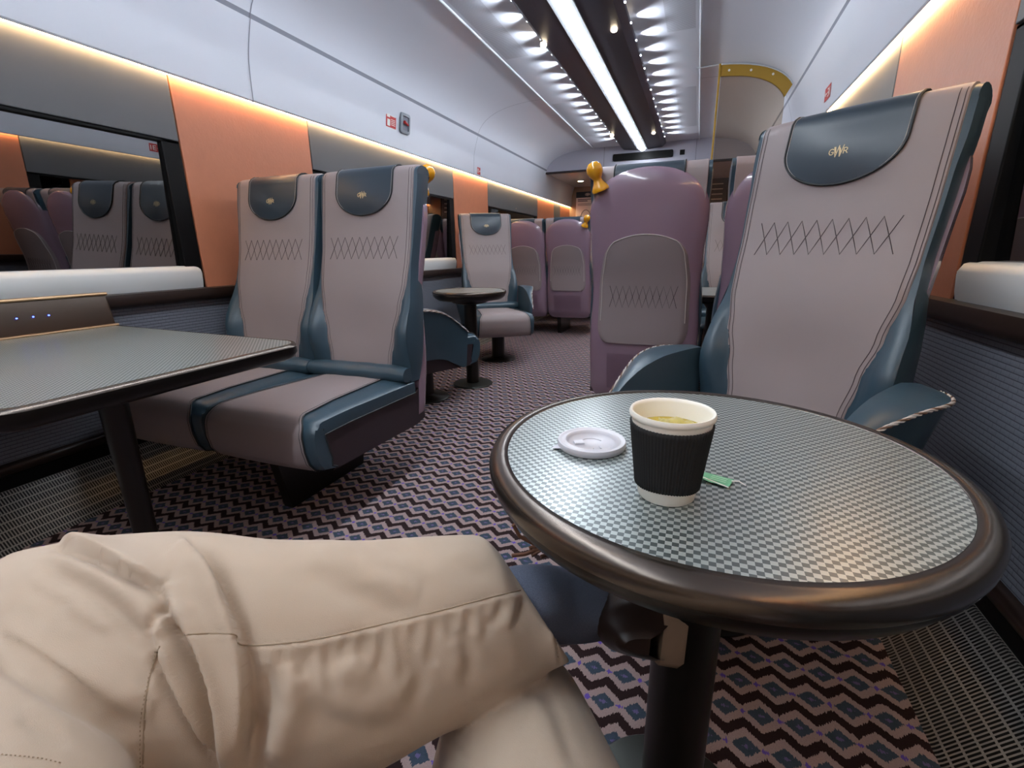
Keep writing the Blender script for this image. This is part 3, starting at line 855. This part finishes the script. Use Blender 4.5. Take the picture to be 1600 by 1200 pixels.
def rect_table(x0, x1, y0, y1, wall, label, console=True, legx=None, taper=0.0):
    e = empty('rectangular_table', (0, 0, 0)); tag(e, label, 'table', 'rectangular bay tables')
    cx, cy, w_, h_ = (x0+x1)/2, (y0+y1)/2, x1-x0, y1-y0
    e.location = (cx, cy, 0)
    def ol(r, inset):
        P = []
        W2, H2 = w_/2-inset, h_/2-inset
        for (qx, qy, a0) in ((1, 1, 0), (-1, 1, 90), (-1, -1, 180), (1, -1, 270)):
            rr = r if (qx*wall < 0) else .01
            rr = max(.004, rr-inset)
            for k in range(9): a = R_(a0+90*k/8); X2, Y2 = qx*(W2-rr)+rr*math.cos(a), qy*(H2-rr)+rr*math.sin(a); P.append((X2, Y2*(1+taper*(X2*wall/w_+.0))))
        return P
    R = .07
    mb = MB(); p = ol(R, .014); mb.add([(x, y, .640) for x, y in p], [tuple(range(len(p)))]); mb.build('table_top', M['check'], e)
    mb = MB(); mb.grid([[(x, y, z) for x, y in ol(R, i)] for i, z in ((.014, .639), (.012, .6405), (.004, .639), (0, .632))], cv=True); mb.build('rim', M['rim'], e, ang=70)
    mb = MB(); mb.grid([[(x, y, z) for x, y in ol(R, i)] for i, z in ((0.0005, .632), (0.0, .615), (.008, .602), (.03, .594))], cv=True); p = ol(R, .03); mb.add([(x, y, .594) for x, y in p], [tuple(range(len(p)))[::-1]]); mb.build('underside', M['rim_dark'], e, ang=60)
    lx = (legx if legx is not None else cx)-cx
    mb = MB(); rows = []
    for z, a, b in ((.596, .075, .045), (.54, .035, .030), (.2, .030, .026), (.02, .03, .026), (.0, .05, .05)):
        rows.append([(lx+a*math.cos(t), b*math.sin(t), z) for t in [2*PI*k/20 for k in range(20)]])
    mb.grid(rows, cv=True, capv=True); mb.build('leg', M['black'], e, ang=50)
    if console:
        c = MB(); W2 = w_/2; s = wall
        pr = [(s*(W2-.055), .640), (s*(W2-.035), .742), (s*(W2-.028), .752), (s*(W2-.002), .752), (s*(W2-.002), .640)]
        c.prism(pr, 'y', -h_/2*(1+taper/2)+.012, h_/2*(1+taper/2)-.012); cons = c.build('socket_console', M['bronze'], e, bevel=.004)
        c = MB(); c.tube([(s*(W2-.058), y, .643) for y in (-h_/2*(1+taper/2)+.008, h_/2*(1+taper/2)-.008)], .005, 8); c.tube([(s*(W2-.031), y, .753) for y in (-h_/2*(1+taper/2)+.008, h_/2*(1+taper/2)-.008)], .006, 8); c.build('console_trim', M['bronze_hi'], cons)
        for k in range(3):
            c = MB(); yy_ = (.819, .860, .900)[k]-cy; xx = W2-.0465
            c.add([(s*(xx-.0012), yy_+.0028*math.cos(t), .699+.0022*math.sin(t)) for t in [2*PI*j/10 for j in range(10)]], [tuple(range(10))]); c.build('indicator_light', M['blue'], cons)
    return e
rect_table(-1.295, -.30, .32, 1.06, -1, 'rectangular table on the left with a bronze socket console and blue lights', True, -.62, .19)
rect_table(.36, 1.30, 2.72, 3.36, 1, 'rectangular table between the right-hand seats, seen through a gap', False)
rect_table(-1.295, -.32, 5.60, 6.25, -1, 'far left rectangular table near the bulkhead', False)

# ------------------------------------------------------------------ cup, lid, tea tag
TZ = .6400
def on_table(px, py, z=TZ):
    d = ray(px, py)-CAM; t = (z-CAM[2])/d[2]; return CAM+d*t
cb = on_table(1040, 771)
cup = empty('paper_cup', (cb[0], cb[1], TZ)); tag(cup, 'cream paper cup in black ripple sleeve on the near round table', 'cup')
mb = MB(); rb, rt, H = .0272, .0375, .0870
mb.lathe([(rb-.003, .002), (rb-.001, 0), (rb, .001), (rt, H-.004)], 72, cap=False)
mb.lathe([(rt-.0002, H-.005), (rt+.0018, H-.004), (rt+.0024, H-.001), (rt+.0012, H+.0016), (rt-.001, H+.001), (rt-.0018, H-.002), (rb, .012), (0, .012)], 72, cap=False)
mb.build('cup_body', M['cup'], cup, ang=60, fix=False)
mb = MB(); rows = []; NN = 72*4
for i in range(13):
    t = i/12; z = .0135+(H-.0135-.010)*t; r0 = rb+(rt-rb)*(z/H)+.0012
    rows.append([((r0+.0007*(1+math.sin(72*a)))*math.cos(a), (r0+.0007*(1+math.sin(72*a)))*math.sin(a), z+.0008*math.sin(3*a)*(1 if i in (0,) else 0)) for a in [2*PI*k/NN for k in range(NN)]])
r0i = [[(p[0]*.97, p[1]*.97, p[2]) for p in rows[0]]]; r1i = [[(p[0]*.97, p[1]*.97, p[2]) for p in rows[-1]]]
mb.grid(r0i+rows+r1i, cv=True); mb.build('ripple_sleeve', M['sleeve'], cup, ang=180)
mb = MB(); mb.lathe([(rb+(rt-rb)*.80-.0019, .070), (.0, .070)], 48, cap=False); mb.build('tea', M['tea'], cup, fix=False)
mb = MB()     # tea bag breaking the surface
rows = []
for i in range(9):
    for_j = []
    for j in range(9):
        u, v = i/8*2-1, j/8*2-1; for_j.append((.004+.017*u, .012+.013*v, .0700+.006*(1-u*u)*(1-v*v)+.0016*math.sin(7*u+3*v)))
    rows.append(for_j)
mb.grid(rows); mb.build('tea_bag', mat('wet_tea_bag', 'b3a455', .35, bump=(300, .5, .001), var=(200, .4)), cup, ang=80)
lp = on_table(924, 696)
lid = empty('cup_lid', (lp[0], lp[1], TZ), R_(25)); tag(lid, 'white plastic cup lid lying left of the paper cup', 'lid')
mb = MB(); r = .0425
prof = [(0, .0035), (.028, .0035), (.0295, .0055), (.031, .0085), (.0335, .009), (.0355, .0075), (.0370, .0075), (.0395, .0085), (r-.001, .0085), (r, .006), (r-.0005, .0015), (r-.002, 0), (r-.0035, .001)]
mb.lathe(prof, 72, cap=False); lb = mb.build('lid_body', M['lid'], lid, ang=60)
mb = MB(); mb.add([(-r-.009, -.006, .0015), (-r+.004, -.013, .003), (-r+.006, .006, .003), (-r-.002, .003, .0015)], [(0, 1, 2, 3)]); mb.box(-.022, -.010, -.005, .005, .0036, .0060); 
mb.tube([(.014*math.cos(a), .014*math.sin(a), .0038) for a in [R_(20+20*k) for k in range(9)]], .0008, 6); mb.box(.006, .008, -.02, -.012, .0036, .0048); mb.box(-.002, .0, -.024, -.018, .0036, .0048)
mb.build('sip_tab', M['lid'], lid)
tp = on_table(1118, 751)
tt = empty('tea_tag', (tp[0], tp[1], TZ+.001), R_(-18), 1.2); tag(tt, 'green paper tea bag tag beside the cup on the table', 'tag')
mb = MB(); rows = []
for i in range(9):
    u = i/8; c = .004*max(0, .35-u)**1*2
    rows.append([(-.013+.026*u, -.0085+.017*v, .0006+c*(1-v)) for v in [j/6 for j in range(7)]])
mb.grid(rows, 0); mb.grid([[(-.0135, -.009, .004), (.013, -.0095, .0004)], [(-.013, -.0085, .0046), (.0135, -.0085, .0008)]], 1)
for k in range(3): mb.box(-.004, .009, -.004+.0035*k, -.0028+.0035*k, .0016, .0018, 2)
mb.build('tag_paper', [M['green'], M['whitep'], mat('pale_green_print', 'a5d8b8', .6)], tt, ang=80)
mb = MB(); mb.tube([(.012, .004, .001), (.018, .005, .002), (.024, .002, .0012)], .0005, 5); mb.build('string', M['whitep'], tt)

# ------------------------------------------------------------------ person: crossed legs in khaki trousers
person = empty('person', (.90, -.2, .44)); tag(person, 'person seated with crossed legs in khaki trousers, grey sock and dark brown shoe', 'person')
INV = Matrix.Translation(-Vector((.90, -.2, .44)))
def ring(cen, ax, r1, r2, up, n=28):
    ax = Vector(ax).normalized(); up = Vector(up); u = (up-ax*up.dot(ax)).normalized(); v = ax.cross(u); cen = Vector(cen)
    return [cen+u*r1*math.cos(2*PI*k/n)+v*r2*math.sin(2*PI*k/n) for k in range(n)]
def loft(centers, radii, up, n=28, m=40, endring=None):
    cs = [Vector(c) for c in centers]; K = len(cs)-1; out = []
    def cat(P, t):
        u = t*K; i = min(int(u), K-1); f = u-i; g = lambda k: P[max(0, min(K, i+k))]
        p0, p1, p2, p3 = g(-1), g(0), g(1), g(2)
        return .5*((2*p1)+(p2-p0)*f+(2*p0-5*p1+4*p2-p3)*f*f+(3*p1-p0-3*p2+p3)*f**3)
    R1 = [r[0] for r in radii]; R2 = [r[1] for r in radii]
    for j in range(m+1):
        t = j/m; p = cat(cs, t); a = cat(cs, max(0, t-.02)); b = cat(cs, min(1, t+.02))
        out.append(ring(p, b-a, cat(R1, t), cat(R2, t), up, n))
    return out
def px(x, y, t): return Vector(ray(x, y, t))
def sil(top, bot, d):     # ring centre and radius from the two outline points at one depth
    a, b = px(*top, d), px(*bot, d); return (a+b)/2, (a-b).length/2
S = [sil((0, 866), (0, 1290), .42), sil((110, 846), (130, 1290), .43), sil((250, 836), (270, 1250), .44), sil((380, 850), (410, 1225), .455), sil((500, 852), (560, 1195), .48), sil((620, 848), (695, 1130), .51), sil((722, 846), (800, 1085), .545)]
cuff_a, cuff_b = px(778, 860, .60), px(892, 1035, .545)
up_ = S[3][0]-S[3][0]; upv = (px(500, 852, .48)-px(560, 1195, .48)).normalized()
base = MB()
cen = [s[0] for s in S]+[(cuff_a+cuff_b)/2]; rad = [(s[1], s[1]*.8) for s in S]+[((cuff_a-cuff_b).length/2*.98, .072)]
rows = loft(cen, rad, upv)
# tilt the last rings onto the slanted cuff
cc = (cuff_a+cuff_b)/2; ua = (cuff_a-cuff_b)/2; vb = (Vector(CAM)-cc).normalized()*.068
endr = [cc+ua*math.cos(2*PI*k/28)-vb*math.sin(2*PI*k/28) for k in range(28)]
for i, wgt in ((-1, 1), (-2, .85), (-3, .65), (-4, .45), (-5, .25), (-6, .1)):
    d0 = sum((rows[i][k]-endr[k]).length for k in range(28)); alt = [endr[-k % 28] for k in range(28)]; d1 = sum((rows[i][k]-alt[k]).length for k in range(28))
    er = endr if d0 < d1 else alt
    shift = rows[i][0]*0
    c0 = sum(rows[i], Vector())/28
    rows[i] = [rows[i][k].lerp(er[k]+(c0-cc)*(1 if i != -1 else 0), wgt) for k in range(28)]
base.grid(rows, cv=True, capv=True)
knee = px(165, 1040, .43)
hipL, hipR = Vector((.74, -.24, .52)), Vector((.98, -.28, .52))
knee1 = cen[0]
rows = loft([knee1+Vector((-.03, .02, 0)), knee1+Vector((.02, -.04, .0)), knee1.lerp(hipL, .35), knee1.lerp(hipL, .7), hipL], [(.045, .05), (.105, .10), (.118, .115), (.12, .12), (.125, .12)], (0, 0, 1))
base.grid(rows, cv=True, capv=True)
kneeR = px(800, 1110, .60)
rows = loft([kneeR+Vector((-.01, .045, -.01)), kneeR, kneeR.lerp(hipR, .3), kneeR.lerp(hipR, .65), hipR], [(.045, .05), (.082, .088), (.088, .095), (.10, .105), (.125, .12)], (0, 0, 1))
base.grid(rows, cv=True, capv=True)
ankR = Vector((kneeR.x+.02, .20, .10))
rows = loft([kneeR+Vector((0, .0, .01)), kneeR.lerp(ankR, .3), kneeR.lerp(ankR, .7), ankR], [(.075, .08), (.085, .085), (.085, .085), (.085, .085)], (0, 1, 0))
base.grid(rows, cv=True, capv=True)
rows = loft([hipL+Vector((-.1, 0, -.0)), hipL, hipR, hipR+Vector((.1, 0, 0))], [(.07, .07), (.125, .13), (.125, .13), (.07, .07)], (0, 0, 1), m=16)
base.grid(rows, cv=True, capv=True)
hipc = (hipL+hipR)/2
rows = loft([hipc+Vector((0, -.02, -.04)), hipc+Vector((.03, -.06, .10)), hipc+Vector((.05, -.09, .20))], [(.12, .17), (.12, .165), (.115, .155)], (0, 1, 0), m=12)
base.grid(rows, cv=True, capv=True)
tmp = base.build('trousers_base', M['khaki'])
md = tmp.modifiers.new('r', 'REMESH'); md.mode = 'VOXEL'; md.voxel_size = .0032
md = tmp.modifiers.new('s', 'SMOOTH'); md.iterations = 12; md.factor = .6
dg = bpy.context.evaluated_depsgraph_get(); me = bpy.data.meshes.new_from_object(tmp.evaluated_get(dg))
bpy.data.objects.remove(tmp)
n_ = len(me.vertices); co = np.empty(n_*3); me.vertices.foreach_get('co', co); co = co.reshape(-1, 3)
no = np.empty(n_*3); me.vertices.foreach_get('normal', no); no = no.reshape(-1, 3)
def to_px(co):
    q = (co-CAM) @ RC.T; z = np.maximum(q[:, 2], .05); return 800+FPX*q[:, 0]/z, 600-FPX*q[:, 1]/z, q[:, 2]
X_, Y_, D_ = to_px(co)
vd = CAM-co; vd /= np.linalg.norm(vd, axis=1)[:, None]; face = np.clip(((no*vd).sum(1)-.02)*3, 0, 1)*(D_ > .12)
def polyd(pts, X, Y):
    """signed distance to polyline and end fade"""
    best = np.full(len(X), 1e9); sg = np.zeros(len(X)); tt_ = np.zeros(len(X)); L = [0]
    for a, b in zip(pts[:-1], pts[1:]): L.append(L[-1]+math.hypot(b[0]-a[0], b[1]-a[1]))
    for k, (a, b) in enumerate(zip(pts[:-1], pts[1:])):
        dx, dy = b[0]-a[0], b[1]-a[1]; l2 = dx*dx+dy*dy; t = np.clip(((X-a[0])*dx+(Y-a[1])*dy)/l2, 0, 1)
        ex, ey = X-a[0]-t*dx, Y-a[1]-t*dy; d = np.hypot(ex, ey); s = np.sign(dx*ey-dy*ex); m_ = d < best
        best[m_] = d[m_]; sg[m_] = s[m_]; tt_[m_] = (L[k]+t[m_]*math.sqrt(l2))/L[-1]
    return best*sg, tt_
def dense(pts, n=6):
    P = [Vector(p+(0,)) for p in pts]; K = len(P)-1; out = []
    for j in range(K*n+1):
        u = j/n; i = min(int(u), K-1); f = u-i; g = lambda k: P[max(0, min(K, i+k))]
        p0, p1, p2, p3 = g(-1), g(0), g(1), g(2); q = .5*((2*p1)+(p2-p0)*f+(2*p0-5*p1+4*p2-p3)*f*f+(3*p1-p0-3*p2+p3)*f**3); out.append((q.x, q.y))
    return out
# (points, valley depth m, valley width px, ridge height m, ridge offset px (sign = side), ridge width px)
FOLDS = [
 ([(60, 838), (130, 862), (197, 893), (254, 920)], .014, 9, .010, -22, 24),
 ([(254, 920), (270, 960), (306, 1022), (332, 1097), (352, 1210)], .016, 10, .012, -22, 18),
 ([(289, 840), (330, 890), (356, 950), (374, 1000), (386, 1070), (384, 1210)], .015, 11, .010, 26, 22),
 ([(236, 992), (262, 1060), (300, 1130), (345, 1205)], .011, 8, .008, -18, 14),
 ([(236, 992), (250, 966), (267, 949)], .006, 7, .003, 12, 10),
 ([(60, 880), (153, 931), (200, 975), (236, 1012)], .007, 18, .006, -34, 26),
 ([(-20, 1008), (60, 1060), (131, 1100), (225, 1145)], .007, 20, .006, -38, 30),
 ([(418, 1040), (420, 1090), (411, 1130), (392, 1180)], .009, 16, .006, -34, 24),
 ([(464, 887), (560, 927), (640, 962)], .004, 22, .004, -36, 30),
 ([(500, 1040), (560, 1010), (600, 1060)], .003, 20, .003, 30, 22),
 ([(640, 1010), (655, 1060), (640, 1110)], .003, 14, .002, 22, 16),
 ([(720, 985), (735, 1030), (725, 1075)], .003, 12, .002, 20, 14),
 ([(800, 890), (840, 935), (862, 1000)], .003, 8, .002, -14, 10),
 ([(700, 1150), (760, 1100), (850, 1080), (900, 1200)], .004, 16, .003, 26, 20),
 ([(470, 1100), (560, 1140), (640, 1120)], .003, 22, .003, -34, 26),
]
rw = random.Random(11)
for k in range(15):
    x_ = 440+27*k+rw.uniform(-8, 8); sy = 1003 if x_ < 480 else 1003-(x_-480)*.24
    L_ = rw.uniform(35, 85); dx_ = rw.uniform(-22, 6)
    FOLDS.append(([(x_, sy+10), (x_+dx_*.4, sy+10+L_*.5), (x_+dx_, sy+10+L_)], rw.uniform(.0012, .0022), rw.uniform(8.5, 12), .0014, 14, 9))
for a_, b_ in (((560, 880), (650, 905)), ((600, 860), (690, 870)), ((100, 960), (170, 1000)), ((40, 920), (110, 950)), ((700, 880), (760, 900)), ((150, 1120), (200, 1180)), ((30, 1120), (110, 1160))):
    FOLDS.append(([a_, b_], .0016, 14, .0014, -20, 16))
disp = np.zeros(n_)
for pts, dv, wv, hr, orr, wr in FOLDS:
    d, t = polyd(dense(pts), X_, Y_); fade = np.clip(t*6, 0, 1)*np.clip((1-t)*6, 0, 1); fade = .25+.75*fade
    endf = np.where((t <= 0) | (t >= 1), .3, 1)
    if dv >= .010 or wv <= 8:
        u = d*np.sign(orr); st_ = 1/(1+np.exp(-u/1.6))
        pr2 = st_*hr*1.15*np.exp(-(np.maximum(u, 0)/(wr*1.5))**2) - (1-st_)*dv*.9*np.exp(-(np.minimum(u, 0)/(wv*1.8))**2)
    else: pr2 = -dv*np.exp(-(d/wv)**2) + hr*np.exp(-((d-orr)/wr)**2)
    disp += pr2*fade*endf
SEAMS = [[(792, 866), (832, 905), (853, 945), (868, 1000), (874, 1040)], [(289, 992), (330, 990), (367, 992), (381, 1008), (481, 1001), (600, 975), (700, 951), (780, 930), (850, 914)], [(223, 1215), (227, 1106), (236, 1050), (249, 1010)]]
for pts in SEAMS:
    d, t = polyd(dense(pts), X_, Y_); inr = (t > 0)*(t < 1); disp += inr*(-.0016*np.exp(-(d/2.2)**2)+.0012/(1+np.exp(-d/1.5))*np.exp(-(d/14)**2))
co2 = co+no*(disp*face)[:, None]
# cuff hem: small turned edge
me.vertices.foreach_set('co', (co2-np.array([.90, -.2, .44])).ravel()); me.update(); me.shade_smooth()
me.materials.clear(); me.materials.append(M['khaki'])
tr = bpy.data.objects.new('trousers', me); link(tr, person)
# stitching along hem and seams, laid on the cloth
from mathutils.bvhtree import BVHTree
bv = BVHTree.FromPolygons([Vector(v.co) for v in me.vertices], [tuple(p.vertices) for p in me.polygons])
off = Vector((.90, -.2, .44))
def on_cloth(x, y, lift=.0006):
    o_ = Vector(CAM); d = (px(x, y, 1)-o_).normalized(); h, nn, i, dist = bv.ray_cast(o_-off, d)
    return None if h is None else h+nn*lift
def stitches(pts, gap=7, ln=4, r=.0004, mat_=0):
    P = dense(pts, 10); acc = 0; out = MB(); last = P[0]; run = []
    for p in P[1:]:
        L = math.hypot(p[0]-last[0], p[1]-last[1]); n = max(1, int(L/1.0))
        for k in range(n):
            q = (last[0]+(p[0]-last[0])*(k+1)/n, last[1]+(p[1]-last[1])*(k+1)/n); acc += L/n
            if acc % gap < ln:
                h = on_cloth(*q); 
                if h is not None: run.append(h)
            elif len(run) > 1: out.tube(run, r, 4); run = []
            else: run = []
        last = p
    return out
for pts in SEAMS[1:]:
    sm = MB(); run = []
    for q in dense(pts, 12):
        h = on_cloth(*q, lift=.0001)
        if h is not None: run.append(h)
    sm.tube(run, .0007, 5); sm.build('trouser_seam', M['seam'], person)
for pts in ([(835, 905), (852, 940), (866, 985), (872, 1030)], [(0, 1180), (60, 1186), (100, 1195)], [(218, 1200), (222, 1110), (244, 1012)]):
    s1 = stitches(pts); s1.build('stitching', M['seam'], person)
# shoe of the crossed leg: heel at H, toe direction T, sole normal S
Tt = Vector((-.26, .93, -.18)).normalized(); Sn = Vector((.88, .42, -.10)); Sn = (Sn-Tt*Sn.dot(Tt)).normalized(); Bn = Sn.cross(Tt)
LOC = Vector((.90, -.2, .44))
Hh = px(1072, 1008, .60)
def shoe(parent, Hh, Tt, Sn, Bn, LOC):
    # local: s along toe (0 heel..0.29), b across, h from sole up to ankle (opposite Sn)
    def W(s, b, h): return Hh+Tt*s+Bn*b-Sn*h-LOC
    Lk = [0, .02, .06, .10, .15, .20, .25, .28, .295]
    wd = [.024, .040, .047, .046, .047, .050, .045, .030, .006]
    ht = [.092, .110, .122, .120, .102, .078, .062, .048, .034]
    def outline(s): return interp(s, Lk, wd)
    u = MB(); rows = []
    for i in range(31):
        s = .295*i/30; w_, h_ = outline(s), interp(s, Lk, ht); r = []
        for k in range(17):
            a = PI*k/16; cx = math.cos(a); sn = math.sin(a)
            narrow = 1-.12*max(0, sn)
            r.append(W(s-.006*sn*(1 if s < .03 else 0), w_*math.copysign(abs(cx)**.7, cx)*narrow, .024+(h_-.024)*sn**.75))
        if i == 0:
            c0 = sum(r, Vector())/17
            for kk, f_ in ((-.012, .45), (-.008, .75), (-.003, .93)): rows.append([c0+(p-c0)*f_+Tt*kk for p in r])
            u.add(rows[0], [tuple(range(17))], 0)
        rows.append(r)
    u.grid(rows, 0)
    up = u.build('shoe_upper', M['shoe'], parent, ang=70)
    m = MB(); rows = []
    for hh, ex in ((.030, .004), (.028, .006), (.004, .007), (0, .003)):
        rows.append([W(s, sg*(outline(s)+ex) if 0 < s < .295 else sg*(outline(s)+ex*.5), hh) for sg, s in [(1, .297*k/24-.001*(k == 0)) for k in range(25)]+[(-1, .297*k/24) for k in range(24, -1, -1)]])
    m.grid(rows, cv=True, capv=True)
    m.build('shoe_sole', M['sole'], parent, ang=50)
    m = MB()
    for s0 in (.03, .055, .10):     # seams
        pts = []
        for k in range(1, 16):
            a = PI*k/16; cx = math.cos(a); sn = math.sin(a); w_, h_ = outline(s0), interp(s0, Lk, ht)
            pts.append(W(s0-.006*sn*(1 if s0 < .03 else 0), w_*math.copysign(abs(cx)**.7, cx)*(1-.28*sn)*1.02, .024+(h_-.024)*sn**.75+.001))
        m.tube(pts, .0009, 5)
    m.build('shoe_seam', M['lace'], parent)
    return W
W_ = shoe(person, Hh, Tt, Sn, Bn, LOC)
LOCs = LOC
A1, A2, A3 = Hh+Tt*.062-Sn*.150, Hh+Tt*.062-Sn*.115, Hh+Tt*.062-Sn*.06
mb = MB(); rows = loft([cen[-2], cc.lerp(cen[-2], .3), cc.lerp(A1, .5), A2, A3], [(.044, .042), (.048, .044), (.048, .043), (.046, .040), (.03, .03)], upv, n=24, m=30)
mb.grid([[p-LOC for p in r] for r in rows], cv=True, capv=True); mb.build('sock', M['sock'], person, ang=80)
mb = MB()
def loop(pts, r=.0028): mb.tube([Vector(p)-LOC for p in [px(*q) for q in pts]], r, 7)
loop([(855, 858, .66), (835, 850, .66), (812, 838, .655), (802, 820, .65), (808, 812, .65), (822, 828, .655), (838, 850, .66)])
loop([(850, 862, .66), (830, 842, .655), (822, 822, .65), (832, 822, .655), (842, 845, .66), (852, 860, .665)])
loop([(800, 868, .65), (820, 866, .655), (842, 858, .66), (862, 850, .67), (885, 858, .68)])
loop([(838, 846, .66), (845, 860, .655), (832, 868, .655), (828, 856, .66), (848, 850, .66)])
loop([(845, 870, .67), (870, 862, .68), (900, 872, .69)]); loop([(850, 852, .67), (875, 868, .685), (905, 880, .69)])
mb.build('shoe_lace', M['lace'], person)
# planted foot
Hr = Vector((ankR.x, .13, .0)); T2 = Vector((-.25, .96, 0)).normalized(); S2 = Vector((0, 0, -1)); B2 = S2.cross(T2)
shoe(person, Hr, T2, S2, B2, LOC)
